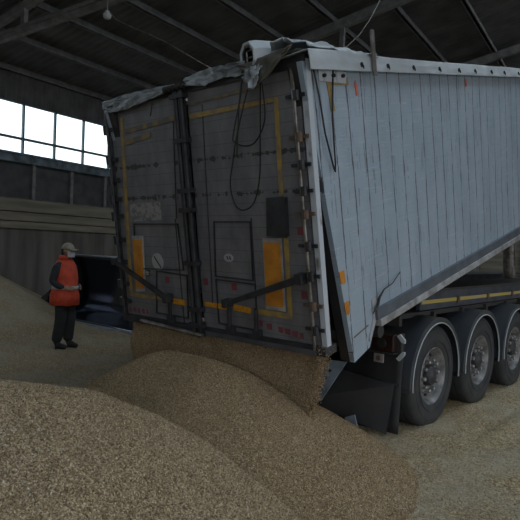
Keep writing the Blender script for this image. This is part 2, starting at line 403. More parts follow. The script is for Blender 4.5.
# rear corner plate: creases, rust line, leaning strap
e = MB(); x = XB
e.prism([(x, -.155, 2.31), (x, .21, 2.285), (x, .20, 2.20), (x, -.155, 2.22)], (.012, 0, 0)); br = body(e, 'corner_bracket', MT['whitepost'])
for y in (-.10, .02, .15):
    b = MB(); b.lathe([(0, .014), (.02, .014), (.025, .008)], (x+.012, y, 2.255), seg=12); b.build('bolt', MT['cable'], br)
for pts, mm, nm in (([(-.06, 2.245), (.24, 2.245), (.24, 2.19), (-.005, 2.19), (.03, 2.0), (-.02, 2.0)], 'yellow', 'corner_marking'),
                ([(.345, 2.225), (.375, 2.175), (.365, 2.175), (.375, 2.11), (.345, 2.11), (.342, 2.175), (.325, 2.175)], 'redarrow', 'red_mark'),
                ([(2.58, 2.26), (2.62, 2.26), (2.63, 2.18), (2.59, 2.18)], 'redarrow', 'red_mark'),
                ([(-.115, .79), (-.045, .79), (-.035, .70), (-.05, .68), (-.09, .69), (-.105, .71)], 'orange', 'side_reflector'),
                ([(-.08, .53), (-.015, .53), (-.01, .45), (-.03, .42), (-.06, .43), (-.075, .45)], 'orange', 'side_reflector')):
    b = MB(); b.prism([(x+.0005, p[0], p[1]) for p in pts], (.006, 0, 0)); b.build(nm, MT[mm], side)
b = MB(); b.prism([(x+.0005, 0.02, .215), (x+.0005, .25, .245), (x+.0005, .25, .237), (x+.0005, .02, .205)], (.004, 0, 0)); b.build('rust_seam', MT['rust'], side)
b = MB(); b.prism([(x, .24, .10), (x, .37, .26), (x, .40, .46), (x, .33, .44), (x, .33, .28), (x, .24, .12)], (.012, 0, 0)); b.build('latch_plate', MT['lip'], side)
b = MB(); b.tube([(x+.02, .83, .56), (x+.03, .66, .50), (x+.035, .50, .49), (x+.03, .42, .44), (x+.03, .38, .38), (x+.03, .29, .33)], [.004, .005, .007, .012, .013, .004], 6); b.build('ratchet_strap', MT['cable'], side)
b = MB(); b.tube([(x+.015, -.22, 2.30), (x+.03, -.20, 2.1), (x+.03, -.17, 1.85), (x+.03, -.10, 1.60), (x+.035, -.09, 1.56), (x+.03, -.07, 1.62), (x+.025, -.05, 1.95), (x+.015, .03, 2.30)], .007, 6); b.build('lashing_cord', MT['cable'], side)
# upright galvanised bar
b = MB(); b.box(x+.075, x+.088, .50, .55, 2.25, 2.60); body(b, 'upright_bar', MT['pole'])
# tarpaulin over the top with a hanging hem
def tarp(u, v):
    y = -.32+v*(LB+.25); n1 = noise.noise(Vector((y*1.3, u*3, 1))); n2 = noise.noise(Vector((y*4, u*5, 5)))
    bulge = .05*math.exp(-((y-.1)/.5)**2)
    if u < .5:
        t = u/.5; X = XB+.055+.004*n2+.01*(1-t); Z = 2.285+.006*n1+t*(.115+.03*math.exp(-((y+.1)/.6)**2)); return (X, y+.0*t, Z)
    t = (u-.5)/.5; X = (XB+.05)+(-XBL-.02-XB-.05)*t; Z = HB+.05-.03*math.sin(PI*t)+.02*n1*math.sin(PI*t)+bulge*math.exp(-t*6); return (X, y, Z)
t_ = MB(); t_.grid(tarp, 44, 90); TP = body(t_, 'tarpaulin', MT['tarp'], smooth=True, solid=.006)
for y in (.36, .78, 1.25, 1.80, 2.28, 2.72, 3.22, 3.66, 4.2, 4.7, 5.3):
    b = MB(); b.lathe([(0, .020), (.010, .019), (.012, .010), (.004, .008)], (XB+.062, y, 2.335), seg=14); b.tube([(XB+.072, y-.015, 2.35), (XB+.080, y, 2.325), (XB+.076, y+.01, 2.305)], .005, 6); b.build('tie_hook', MT['cable'], TP)
# loose torn tarp pieces at the rear top
def crump(path_a, path_b, amp, seed):
    def fn(u, v):
        n = len(path_a)-1; i = min(int(u*n), n-1); t = u*n-i
        a = Vector(path_a[i]).lerp(Vector(path_a[i+1]), t); b = Vector(path_b[i]).lerp(Vector(path_b[i+1]), t)
        p = a.lerp(b, v); d = amp*noise.noise(Vector((u*7+seed, v*4, seed))); q = amp*noise.noise(Vector((u*11, v*6+seed, 3)))
        return (p.x+q*.4, p.y+d-.01, p.z+q*.5)
    return fn

# ---- tailgate (gate frame: x across, -z down, -y towards the viewer)
def G(x, s, y=0.): return (x, y, -s)
def gp(mb, pts, y0, y1): return mb.prism([G(p[0], p[1], y0) for p in pts], (0, y1-y0, 0))
def gate(mb, name, m, parent=None, **k): return mb.build(name, m, parent or TR, mw=(None if parent else GM), **k)
# surrounding frame
g = MB(); gp(g, [(-1.16, -.05), (1.275, -.05), (1.275, .03), (-1.16, .03)], -.03, .12); gate(g, 'gate_header', MT['greydark'])
g = MB(); gp(g, [(-1.30, 2.10), (1.285, 2.09), (1.285, 2.16), (-1.30, 2.17)], -.05, .10); sill = gate(g, 'gate_sill', MT['greydark'])
g = MB(); g.tube([G(-.95, 2.125, -.075), G(-.05, 2.165, -.075)], .020, 8); g.build('sill_pipe', MT['pole'], sill)
g = MB(); g.box(-.02, 1.2, -.062, -.05, -2.16, -2.12); g.build('sill_edge', MT['grey'], sill)
g = MB(); gp(g, [(1.222, -.02), (1.275, -.02), (1.285, 2.15), (1.238, 2.15)], -.02, .035); gate(g, 'gate_post', MT['whitepost'])
g = MB(); gp(g, [(-1.165, -.02), (-1.11, -.02), (-1.25, 2.15), (-1.30, 2.15)], -.02, .12); gate(g, 'gate_post', MT['greydark'])
# the two doors
dL = MB(); gp(dL, [(-1.11, .02), (-.07, .02), (-.17, 2.11), (-1.25, 2.11)], -.01, .05); DL = gate(dL, 'rear_door', MT['gpanel'])
dR = MB(); gp(dR, [(.02, .02), (1.20, .02), (1.215, 2.11), (-.08, 2.11)], -.01, .05); DR = gate(dR, 'rear_door', MT['gpanel'])
def deco(parent, name, m, pts, y0=-.018, y1=-.009): 
    b = MB(); gp(b, pts, y0, y1); return b.build(name, MT[m], parent)
def outline(parent, name, m, pts, w=.012, y0=-.022):
    b = MB(); n = len(pts)
    for i in range(n):
        p, q = Vector(pts[i]), Vector(pts[(i+1) % n]); d = (q-p).normalized()*w*.5; nn = Vector((-d.y, d.x))
        gp(b, [p-d+nn, q+d+nn, q+d-nn, p-d-nn], y0, -.009)
    return b.build(name, MT[m], parent)
deco(DL, 'marking_tape', 'faded', [(-.90, .235), (-.07, .19), (-.075, .235), (-.90, .28)])
deco(DL, 'marking_tape', 'faded', [(-.91, .335), (-.52, .305), (-.53, .35), (-.92, .385)])
deco(DL, 'marking_tape', 'yellow', [(-.955, .12), (-.915, .13), (-1.13, 1.88), (-1.175, 1.89)])
deco(DL, 'marking_tape', 'yellow', [(-1.17, 1.86), (-.60, 1.865), (-.60, 1.90), (-1.17, 1.905)])
deco(DL, 'marking_tape', 'bright', [(-.49, 1.865), (-.31, 1.87), (-.32, 1.925), (-.49, 1.92)])
deco(DR, 'marking_tape', 'faded', [(.03, .12), (.92, .09), (.92, .11), (.03, .14)])
deco(DR, 'marking_tape', 'yellow', [(.03, .21), (.96, .20), (.96, .235), (.02, .25)])
deco(DR, 'marking_tape', 'yellow', [(.96, .20), (1.0, .205), (.975, .93), (.935, .93)])
deco(DR, 'marking_tape', 'yellow', [(.945, 1.26), (.985, 1.26), (.965, 1.86), (.925, 1.86)])
deco(DR, 'marking_tape', 'bright', [(-.04, 1.86), (.27, 1.86), (.27, 1.905), (-.04, 1.90)])
deco(DR, 'marking_tape', 'bright', [(.33, 1.85), (.53, 1.86), (.52, 1.91), (.32, 1.90)])
deco(DR, 'marking_tape', 'yellow', [(.58, 1.86), (.965, 1.86), (.965, 1.91), (.57, 1.905)])
for D_, q in ((DL, [(-1.0, 1.27), (-.83, 1.27), (-.90, 1.83), (-1.05, 1.85)]), (DR, [(.73, 1.26), (.92, 1.26), (.90, 1.85), (.70, 1.85)])):
    deco(D_, 'reflector_border', 'orwhite', q, -.022)
    c = sum((Vector(p) for p in q), Vector((0, 0)))/4
    deco(D_, 'reflector', 'orange', [c+(Vector(p)-c).normalized()*((Vector(p)-c).length-.035) for p in q], -.027)
outline(DL, 'hatch', 'greydark', [(-.95, 1.15), (-.29, 1.15), (-.28, 1.58), (-1.01, 1.60)], .010)
outline(DL, 'hatch', 'greydark', [(-.68, 1.61), (-.24, 1.63), (-.29, 2.04), (-.76, 2.04)], .010)
outline(DR, 'hatch', 'greydark', [(.19, 1.13), (.61, 1.13), (.58, 1.62), (.14, 1.61)], .010)
outline(DR, 'hatch', 'greydark', [(.14, 1.64), (.60, 1.65), (.58, 2.05), (.12, 2.04)], .010)
deco(DR, 'document_box', 'greydark', [(.83, .94), (1.01, .94), (1.0, 1.24), (.80, 1.24)], -.05)
for p0, p1 in (((-.45, .05), (-.50, .16)), ((-.19, .20), (-.30, 1.1)), ((.19, .15), (.06, 1.9)), ((.62, 1.1), (.58, 2.1)), ((-.32, 1.1), (-.36, 2.1))):
    D_ = DL if p0[0] < 0 else DR
    b = MB(); b.tube([G(*p0, -.012), G(*p1, -.012)], .006, 5); b.build('seam', MT['greydark'], D_)
b = MB(); gp(b, [(-.98, .95), (-.51, .94), (-.51, 1.11), (-1.0, 1.13)], -.014, -.009); st = b.build('worn_sticker', MT['sticker'], DL)
def disc(parent, name, m, x, s, rx, rz, y=-.016):
    b = MB(); b.prism([G(x+rx*math.cos(2*PI*k/24), s+rz*math.sin(2*PI*k/24), y) for k in range(24)], (0, .007, 0)); return b.build(name, MT[m], parent)
disc(DL, 'round_sticker', 'whitest', -.65, 1.52, .085, .085); 
b = MB(); gp(b, [(-.70, 1.47), (-.69, 1.46), (-.60, 1.57), (-.61, 1.58)], -.0175, -.015); b.build('sticker_print', MT['greydark'], DL)
disc(DR, 'oval_sticker', 'whitest', .32, 1.44, .055, .035)
for dx in (-.022, .008):
    b = MB(); gp(b, [(.32+dx, 1.425), (.333+dx, 1.425), (.345+dx, 1.455), (.33+dx, 1.455)], -.0175, -.015); b.build('sticker_print', MT['greydark'], DR)
b = MB(); b.lathe([(-.04, .001), (-.038, .028), (-.01, .034)], G(-.81, 1.64, 0), axis='Y', seg=20); b.build('lock_knob', MT['chrome'], DL, smooth=True)
for x, s, D_ in ((-.54, 1.69, DL), (-.23, 1.68, DL), (.0, 1.67, DR), (.35, 1.69, DR), (1.11, 1.20, DR), (1.10, 1.70, DR), (-1.15, 1.74, DL)):
    b = MB(); gp(b, [(x-.03, s-.032), (x+.03, s-.032), (x+.03, s+.032), (x-.03, s+.032)], -.013, -.009); b.build('red_mark', MT['red'], D_)
for x, s, w_, D_ in ((.62, 1.985, .02, DR), (.71, 2.0, .030, DR), (.83, 2.015, .022, DR), (.90, 2.02, .030, DR), (.975, 2.03, .028, DR), (1.04, 2.035, .02, DR),
                    (-1.20, 2.055, .018, DL), (-1.13, 2.05, .020, DL), (-1.06, 2.052, .018, DL), (-.985, 2.05, .02, DL), (-.92, 2.05, .014, DL)):
    b = MB(); gp(b, [(x-w_, s-.024), (x+w_, s-.027), (x+w_*.9, s+.024), (x-w_*.8, s+.02)], -.013, -.009); b.build('red_mark', MT['red'], D_)
# locking bars down the middle, with cams
for xa, xb_, D_ in ((-.085, -.175, DL), (-.02, -.10, DR)):
    b = MB(); b.tube([G(xa, 0, -.05), G(xb_, 2.14, -.05)], .024, 10); LBAR = b.build('locking_bar', MT['greydark'], D_, smooth=True)
for s in (.05, .42, .85, 1.02, 1.5, 1.93, 2.08):
    b = MB(); xm = -.05-.042*s; gp(b, [(xm-.085, s-.02), (xm+.085, s-.02), (xm+.085, s+.02), (xm-.085, s+.02)], -.082, -.012); b.build('bar_bracket', MT['greydark'], DL)
b = MB()
for i in range(5): b.lathe([(-.018, .028), (.018, .028)], (-.18+i*.055, -.07, .02), seg=10)
b.tube([(-.2, -.07, .02), (.08, -.07, .02)], .016, 8); b.build('top_hinge_roller', MT['black'], DL)
# hinge rods and hinges on both outer edges
for sx_, xa, xb_, D_, mm in ((1, 1.165, 1.185, DR, 'pole'), (-1, -1.135, -1.265, DL, 'greydark')):
    b = MB(); b.tube([G(xa, .02, -.045), G(xb_, 2.12, -.045)], .014, 8); b.build('hinge_rod', MT[mm], D_, smooth=True)
for i, s in enumerate((.22, .51, .71, .90, 1.07, 1.31, 1.54, 1.77, 1.96)):
    b = MB(); x_ = 1.17+.02*s/2
    gp(b, [(x_-.09, s-.012), (x_+.085, s-.014), (x_+.085, s+.014), (x_-.09, s+.012)], -.035, -.012)
    b.tube([G(x_+.02, s-.035, -.05), G(x_+.02, s+.035, -.05)], .024, 8); b.build('hinge', MT['rust' if i % 3 == 1 else 'greydark'], DR)
    b = MB(); x_ = -1.14-.062*s
    gp(b, [(x_-.06, s-.02), (x_+.10, s-.02), (x_+.10, s+.02), (x_-.06, s+.02)], -.04, -.012)
    b.tube([G(x_-.01, s-.045, -.05), G(x_-.01, s+.045, -.05)], .028, 8); b.build('hinge', MT['greydark'], DL)
# swing arms across the lower doors
def arm(D_, a, b_, r):
    b = MB(); d = (Vector(b_)-Vector(a)).normalized(); n = Vector((-d.y, d.x))*r
    gp(b, [Vector(a)-n*.7, Vector(b_)-n, Vector(b_)+n, Vector(a)+n*.7], -.09, -.05); b.box(b_[0]-.035, b_[0]+.035, -.10, -.012, -b_[1]-.04, -b_[1]+.04)
    b.box(a[0]-.03, a[0]+.03, -.10, -.012, -a[1]-.035, -a[1]+.035); b.build('lever_arm', MT['greydark'], D_, bevel=.004)
arm(DL, (-1.28, 1.53), (-.51, 1.86), .022); arm(DR, (.29, 1.83), (1.11, 1.56), .030)
for x, D_ in ((-.51, DL), (.29, DR), (.60, DR)):
    b = MB(); b.tube([G(x, 1.86, -.04), G(x-.02, 2.13, -.04)], .018, 8); b.box(x-.045, x+.03, -.06, -.012, -2.1, -2.04); b.build('drop_latch', MT['greydark'], D_)
# crumpled sheets along the top
def gsheet(name, m, top, bot, amp, seed, y=-.03, n=(30, 10)):
    mb = MB(); f_ = crump([G(a[0], a[1], y) for a in top], [G(a[0], a[1], y-.03) for a in bot], amp, seed); mb.grid(f_, *n)
    return gate(mb, name, MT[m], smooth=True, solid=.005)
gsheet('plastic_sheet', 'clearpl', [(-1.19, -.05), (-.8, -.075), (-.4, -.065), (-.1, -.06)], [(-1.12, .06), (-.82, .07), (-.42, .03), (-.1, -.01)], .022, 2)
gsheet('plastic_sheet', 'clearpl', [(.05, -.09), (.3, -.11), (.5, -.11), (.72, -.10)], [(.05, -.02), (.3, .02), (.5, -.01), (.75, .01)], .03, 9)
gsheet('canvas_fold', 'khaki', [(.66, -.07), (.85, -.075), (1.05, -.10), (1.22, -.12)], [(.78, -.01), (.86, .09), (.93, .10), (1.19, -.07)], .022, 5, y=-.07)
gsheet('plastic_scrap', 'clearpl', [(.80, -.02), (.84, -.03), (.92, -.02), (.96, -.02)], [(.80, .05), (.86, .13), (.90, .14), (.95, .04)], .05, 7, y=-.12, n=(14, 10))
# strip of torn tarp rising behind the gate's right corner
mb = MB(); mb.grid(crump([(.90, .02, .13), (1.05, 0, .20), (1.2, .0, .15), (1.31, .05, .10)], [(.95, .9, .16), (1.05, .9, .16), (1.2, .9, .14), (1.34, .9, .08)], .08, 4), 16, 16)
gate(mb, 'torn_tarp', MT['tarp'], smooth=True, solid=.005)
mb = MB(); mb.grid(crump([(-1.1, .02, .02), (-.2, .02, .04), (.7, .02, .06), (1.2, .0, .10)], [(-1.1, .4, .02), (-.2, .4, .03), (.7, .4, .05), (1.2, .4, .08)], .05, 14), 30, 8)
gate(mb, 'tarp_edge', MT['khaki'], smooth=True, solid=.005)
# hexagonal lamp housing on top with a dark square mouth, and its cables
hs = MB(); cx, cz = .875, .115; ax = Vector((.86, .45, .05)).normalized(); side_ = Vector((-ax.y, ax.x, 0)).normalized(); upv = Vector((0, 0, 1))
def hexring(t, r, n=8): 
    c = Vector((cx-.10, -.06, cz))+ax*t
    return [c+side_*r*math.cos(2*PI*(k+.5)/n)+upv*r*math.sin(2*PI*(k+.5)/n) for k in range(n)]
rings = [hexring(0.02, .095), hexring(0.0, .125), hexring(.05, .135), hexring(.24, .135), hexring(.30, .115), hexring(.30, .02)]
def loft(mb, rings, capends=True):
    vs = [[mb.bm.verts.new(p) for p in r] for r in rings]
    for A, B in zip(vs, vs[1:]):
        n = len(A)
        for k in range(n): mb.quadface((A[k], A[(k+1) % n], B[(k+1) % n], B[k]))
    if capends: mb.quadface(vs[-1])
    return mb
# mouth turned to the left, towards the viewer
ax = Vector((.32, .94, .0)).normalized(); side_ = Vector((-ax.y, ax.x, 0)).normalized()
rings = [hexring(.05, .080), hexring(0.0, .092), hexring(-.005, .115), hexring(.05, .124), hexring(.20, .12), hexring(.26, .105)]
loft(hs, rings); LH = gate(hs, 'lamp_housing', MT['tarp'], bevel=.004)
b = MB(); loft(b, [hexring(.004, .094), hexring(.004, .074), hexring(.16, .074)]); b.build('lamp_mouth', MT['black'], LH)
for k in range(3):
    b = MB(); c0 = Vector((cx-.10, -.06, cz))+ax*.03; q = [(-.055, -.05), (.055, -.05), (.055, .05), (-.055, .05)]
    z_ = -.05+.05*k; b.tube([c0+side_*-.06+upv*z_, c0+side_*.06+upv*z_], .006, 6); b.build('guard_bar', MT['pole'], LH)
for s_ in (-1, 1):
    b = MB(); b.tube([c0+side_*(.055*s_)+upv*-.06, c0+side_*(.055*s_)+upv*.06], .008, 6); b.build('guard_bar', MT['pole'], LH)
b = MB(); b.box(.80, .92, -.04, .06, -.02, .06); b.build('mounting_foot', MT['greydark'], LH)
def spline(pts, n=8):
    out = []; P = [Vector(p) for p in pts]; P = [2*P[0]-P[1]]+P+[2*P[-1]-P[-2]]
    for i in range(1, len(P)-2):
        for k in range(n):
            t = k/n; a, b_, c, d = P[i-1:i+3]
            out.append(.5*((2*b_)+(c-a)*t+(2*a-5*b_+4*c-d)*t*t+(3*b_-a-3*c+d)*t**3))
    out.append(P[-2]); return out
for pts in ([(.69, -.05), (.64, .15), (.53, .42), (.53, .49), (.65, .53), (.76, .50), (.86, .36), (.87, .15), (.85, 0)],
            [(.82, -.05), (.70, .15), (.56, .45), (.49, .65), (.44, .82), (.47, .98), (.56, 1.03), (.68, .97), (.76, .78), (.80, .5), (.86, 0)],
            [(.69, -.05), (.62, .2), (.56, .5), (.54, .6)]):
    b = MB(); b.tube(spline([G(p[0]+.03, p[1], -.06) for p in pts]), .0055, 6); gate(b, 'hanging_cable', MT['cable'], smooth=True)

# ---- chassis and running gear
ch = MB()
for sx_ in (-1, 1):
    x0, x1 = sorted((sx_*.50, sx_*.62)); ch.box(x0, x1, -.60, 9.2, 1.02, 1.24)
for y in np.arange(-.5, 9, .8): ch.box(-1.1, 1.1, y, y+.06, 1.06, 1.16)
CH = ch.build('chassis_frame', MT['chassisd'], TR)
for sx_ in (-1, 1):
    b = MB(); x0, x1 = sorted((sx_*1.05, sx_*1.10)); b.box(x0, x1, -.05, 9.2, 1.19, 1.39); SR = b.build('side_rail', MT['chassis'], TR, bevel=.006)
    for i in range(9):
        b = MB(); x0, x1 = sorted((sx_*1.10, sx_*1.104)); b.box(x0, x1, -.02+i*.98, .90+i*.98, 1.255, 1.295); b.build('reflective_tape', MT['yellowc'], SR)
    for i in range(9):
        b = MB(); x0, x1 = sorted((sx_*1.098, sx_*1.125)); b.box(x0, x1, .90+i*.98, .95+i*.98, 1.23, 1.31); b.build('strip_clip', MT['rust'], SR)
    b = MB(); x0, x1 = sorted((sx_*.55, sx_*1.16)); b.box(x0, x1, -.05, 9.2, 1.395, 1.42); b.build('rail_top', MT['chassisd'], TR)
# tipping subframe and rear hinge
b = MB(); b.tube([(-1.15, -.95, 1.06), (1.15, -.95, 1.06)], .06, 12); b.box(-.7, -.5, -1.35, -.5, .95, 1.12); b.box(.5, .7, -1.35, -.5, .95, 1.12); b.build('tipping_hinge', MT['chassisd'], TR)
b = MB(); b.tube([(0, 6.4, 1.0), (0, 6.2, 2.0), (0, 6.05, 2.75)], [.13, .11, .09], 16); b.build('hydraulic_ram', MT['pole'], TR)
# axles, wheels and mudguards
TRAD = .53; AX = 1.31
def make_wheel():
    w = empty('wheel'); w.parent = TR
    prof = [(.0, .285), (.010, .30), (.020, .34), (.028, .41), (.026, .455), (.012, .495), (-.005, .515), (-.035, .528)]
    inner = [(-.385-a, r) for a, r in prof[::-1]]
    for g_ in (-.10, -.165, -.22, -.285): pass
    tread = []
    for g_ in (-.10, -.165, -.22, -.285): tread += [(g_+.006, .530), (g_+.004, .516), (g_-.004, .516), (g_-.006, .530)]
    t = MB(); t.lathe(prof+tread+inner, (0, 0, 0), seg=72, closed=True); ty = t.build('tyre', MT['rubber'], w, smooth=True)
    for rr_ in (.355, .435):
        b = MB(); b.lathe([(.027, rr_), (.031, rr_+.003), (.031, rr_+.006), (.026, rr_+.009)], (0, 0, 0), seg=64, closed=True); b.build('sidewall_ring', MT['rubber'], ty)
    r = MB(); r.lathe([(-.01, .292), (.008, .296), (.012, .290), (.0, .276), (-.03, .262), (-.075, .252), (-.10, .235), (-.085, .205), (-.05, .188), (-.045, .13), (-.06, .12), (-.07, .12), (-.3, .26), (-.38, .29), (-.38, .28)], (0, 0, 0), seg=64, cap=False)
    rim = r.build('rim', MT['rim'], w, smooth=True)
    h = MB(); h.lathe([(-.06, .108), (-.01, .104), (.005, .092), (.012, .05), (.016, .045), (.018, .001)], (0, 0, 0), seg=32); h.build('hub', MT['hub'], w, smooth=True)
    for k in range(10):
        a = 2*PI*k/10+.1
        n = MB(); c = (-.05, .158*math.cos(a), .158*math.sin(a)); n.lathe([(0, .028), (.012, .028), (.013, .023), (.05, .021), (.056, .010)], c, seg=8); n.build('wheel_nut', MT['nut'], w)
        n = MB(); c = (-.045, .212*math.cos(a+PI/10), .212*math.sin(a+PI/10)); n.lathe([(-.04, .020), (-.022, .020)], c, seg=12); n.build('hand_hole', MT['black'], rim)
    return w
w0 = make_wheel(); w0.location = (1.245, 0, TRAD)
for i in range(3):
    for sx_ in (1, -1):
        if i == 0 and sx_ == 1: continue
        c = copy_tree(w0, TR); c.location = (sx_*1.245, i*AX, TRAD)
        c.rotation_euler = (R(17*i), 0, 0 if sx_ > 0 else PI)
for i in range(3):
    b = MB(); b.tube([(-1.1, i*AX, TRAD), (1.1, i*AX, TRAD)], .075, 12); b.box(-.62, -.5, i*AX-.35, i*AX+.1, .55, 1.05); b.box(.5, .62, i*AX-.35, i*AX+.1, .55, 1.05); b.build('axle', MT['chassisd'], TR)
def make_guard():
    o = None; b = MB(); ra = .605
    A0, A1 = R(-8), R(188)
    def arc(u, v):
        a = A0+(A1-A0)*u; return (.80+v*.49, -ra*math.cos(a)*1.0, TRAD+ra*math.sin(a))
    b.grid(arc, 36, 4)
    def lipf(u, v):
        a = A0+(A1-A0)*u; q = ra-.055*v; return (1.29, -q*math.cos(a), TRAD+q*math.sin(a))
    b.grid(lipf, 36, 2)
    o = b.build('mudguard', MT['fender'], TR, smooth=True, solid=.012)
    b = MB(); b.tube([Vector(lipf(k/40, .95))+Vector((.008, 0, 0)) for k in range(41)], .0065, 6); b.build('edge_trim', MT['fendertrim'], o, smooth=True)
    return o
g0 = make_guard()
for i in range(3):
    for sx_ in (1, -1):
        if i == 0 and sx_ == 1: continue
        c = copy_tree(g0, TR); c.location = (0, i*AX, 0)
        if sx_ < 0: c.rotation_euler = (0, 0, PI)
# dark deck between mudguards and side rail
for sx_ in (1, -1):
    b = MB(); x0, x1 = sorted((sx_*.80, sx_*1.06)); b.box(x0, x1, -.5, 3.3, 1.12, 1.17); b.build('guard_carrier', MT['chassisd'], TR)
# rear underrun: lamp box, flaps, plates
b = MB(); b.box(-1.22, 1.22, -.66, -.60, .80, 1.02); BP = b.build('rear_bumper', MT['chassisd'], TR, bevel=.01)
for sx_ in (1, -1):
    x0, x1 = sorted((sx_*.74, sx_*1.17))
    b = MB(); b.box(x0, x1, -.74, -.66, .84, 1.0); lb = b.build('tail_lamp', MT['lens'], TR, bevel=.01)
    b = MB()
    for z_ in (.832, 1.005): b.box(x0-.01, x1+.01, -.75, -.66, z_-.006, z_+.006)
    b.build('lamp_frame', MT['chassisd'], lb)
    b = MB(); b.lathe([(-.76, .045), (-.74, .05)], (sx_*1.05, 0, .92), axis='Y', seg=20); b.build('round_lens', MT['black'], lb)
    b = MB(); X = sx_*1.255
    b.prism([(X, -.78, 1.03), (X+sx_*.05, -.78, .98), (X+sx_*.05, -.78, .95), (X+sx_*.02, -.78, .955), (X-sx_*.03, -.78, 1.01)], (0, .03, 0)); b.build('lamp_bracket', MT['fendertrim'], lb)
    b = MB(); b.prism([(X-sx_*.03, -.78, .80), (X+sx_*.03, -.78, .87), (X+sx_*.05, -.78, .87), (X+sx_*.05, -.78, .84), (X, -.78, .78)], (0, .03, 0)); b.build('lamp_bracket', MT['fendertrim'], lb)
    b = MB(); x0, x1 = sorted((sx_*.55, sx_*1.22))
    b.grid(lambda u, v: (x0+(x1-x0)*u, -.62-.05*v+.01*math.sin(u*9), .86-.80*v), 10, 10); FLP = b.build('mud_flap', MT['flap'], TR, smooth=True, solid=.012)
    b = MB(); b.box(x0+.02, x1, -.665, -.645, .52, .535); b.build('flap_seam', MT['chassis'], FLP)
b = MB(); b.box(.935, 1.035, -.675, -.655, .715, .80); pl_ = b.build('lamp_plate', MT['orwhite'], TR)
b = MB(); b.lathe([(-.69, .022), (-.675, .026)], (.985, 0, .757), axis='Y', seg=16); b.build('small_lamp', MT['rust'], pl_)
b = MB(); b.prism([(.30, -1.02, .28), (1.12, -.72, .05), (1.16, -.66, .52), (.42, -.80, .62)], (0, .02, 0)); b.build('rubber_apron', MT['flap'], TR)
b = MB(); b.prism([(.38, -1.06, .24), (.55, -1.0, .30), (.74, -.86, .70), (.58, -.90, .70)], (0, .02, 0)); bp_ = b.build('deflector_plate', MT['flapblue'], TR)
for t in (.15, .4, .65, .85):
    b = MB(); b.lathe([(-.02, .012), (0, .012)], (.47+.17*t, -1.04+.12*t, .30+.36*t), axis='Y', seg=10); b.build('bolt_hole', MT['black'], bp_)
b = MB(); b.prism([(.79, -.93, .18), (.83, -.93, .07), (.92, -.90, .10), (.88, -.90, .22)], (0, .015, 0)); b.build('small_plate', MT['flapblue'], TR)

# ------------------------------------------------------------------ grain
def grain_surface(name, X, Y, Z, m, kernels=0, ksize=(.0062, .0042, .0035), mask=None, extra=None, mw=None, seed=1):
    """grid heightfield (arrays ny x nx) with individual kernels lying on it, one mesh"""
    rg = np.random.default_rng(seed)
    ny, nx = X.shape
    co = np.stack([X, Y, Z], -1).reshape(-1, 3)
    idx = np.arange(ny*nx).reshape(ny, nx)
    q = np.stack([idx[:-1, :-1], idx[:-1, 1:], idx[1:, 1:], idx[1:, :-1]], -1).reshape(-1, 4)
    if mask is not None:
        mm = mask[:-1, :-1] & mask[:-1, 1:] & mask[1:, 1:] & mask[1:, :-1]
        q = q[mm.reshape(-1)]
    nq = len(q)
    pts = np.zeros((0, 3))
    if kernels:
        c = co[q]; area = np.linalg.norm(np.cross(c[:, 1]-c[:, 0], c[:, 3]-c[:, 0]), axis=1)
        mid = c.mean(1); d = np.linalg.norm(mid-np.array(CAM), axis=1)
        vdir = (mid-np.array(CAM)); vdir /= np.linalg.norm(vdir, axis=1)[:, None]
        # only where the photograph's surroundings can see it: in front, within a wide cone
        fwd = np.array(F); inside = (vdir@fwd) > .62
        wgt = area*inside/np.maximum(d, 1.5)**1.6; wgt /= wgt.sum()
        pick = rg.choice(nq, kernels, p=wgt); u = rg.random((kernels, 1)); v = rg.random((kernels, 1))
        cc = c[pick]; pts = (cc[:, 0]*(1-u)+cc[:, 1]*u)*(1-v)+(cc[:, 3]*(1-u)+cc[:, 2]*u)*v
        pts[:, 2] += rg.uniform(-.003, .006, kernels)
    if extra is not None: pts = np.concatenate([pts, extra])
    nk = len(pts)
    base = np.array([[1, 0, 0], [-1, 0, 0], [0, 1, 0], [0, -1, 0], [0, 0, 1], [0, 0, -1]], float)*np.array(ksize)
    tris = np.array([[0, 2, 4], [2, 1, 4], [1, 3, 4], [3, 0, 4], [2, 0, 5], [1, 2, 5], [3, 1, 5], [0, 3, 5]])
    if nk:
        Q = rg.normal(size=(nk, 3, 3)); Qm, _ = np.linalg.qr(Q)
        dist = np.linalg.norm(pts-np.array(CAM), axis=1)
        sc_ = rg.uniform(.75, 1.25, (nk, 1, 1))
        kv = np.einsum('kij,vj->kvi', Qm, base)*sc_+pts[:, None, :]
        kco = kv.reshape(-1, 3); kt = (tris[None]+(np.arange(nk)*6)[:, None, None]+len(co)).reshape(-1, 3)
    else: kco = np.zeros((0, 3)); kt = np.zeros((0, 3), int)
    me = bpy.data.meshes.new(name)
    allco = np.concatenate([co, kco]); me.vertices.add(len(allco)); me.vertices.foreach_set('co', allco.astype(np.float32).ravel())
    loops = np.concatenate([q.ravel(), kt.ravel()]).astype(np.int32)
    starts = np.concatenate([np.arange(nq)*4, nq*4+np.arange(len(kt))*3]).astype(np.int32)
    me.loops.add(len(loops)); me.loops.foreach_set('vertex_index', loops)
    me.polygons.add(len(starts)); me.polygons.foreach_set('loop_start', starts)
    sm = np.zeros(len(starts), bool); sm[:nq] = True; me.polygons.foreach_set('use_smooth', sm)
    me.update(calc_edges=True); me.validate()
    att = me.attributes.new('tone', 'FLOAT', 'FACE')
    tone = np.zeros(len(me.polygons), np.float32)
    if nk: tone[nq:nq+len(kt)] = np.repeat(np.clip(rg.beta(2.2, 2.2, nk), .02, 1), 8)
    att.data.foreach_set('value', tone)
    me.materials.append(m)
    o = bpy.data.objects.new(name, me); col.objects.link(o)
    if mw is not None: o.matrix_world = mw
    return o
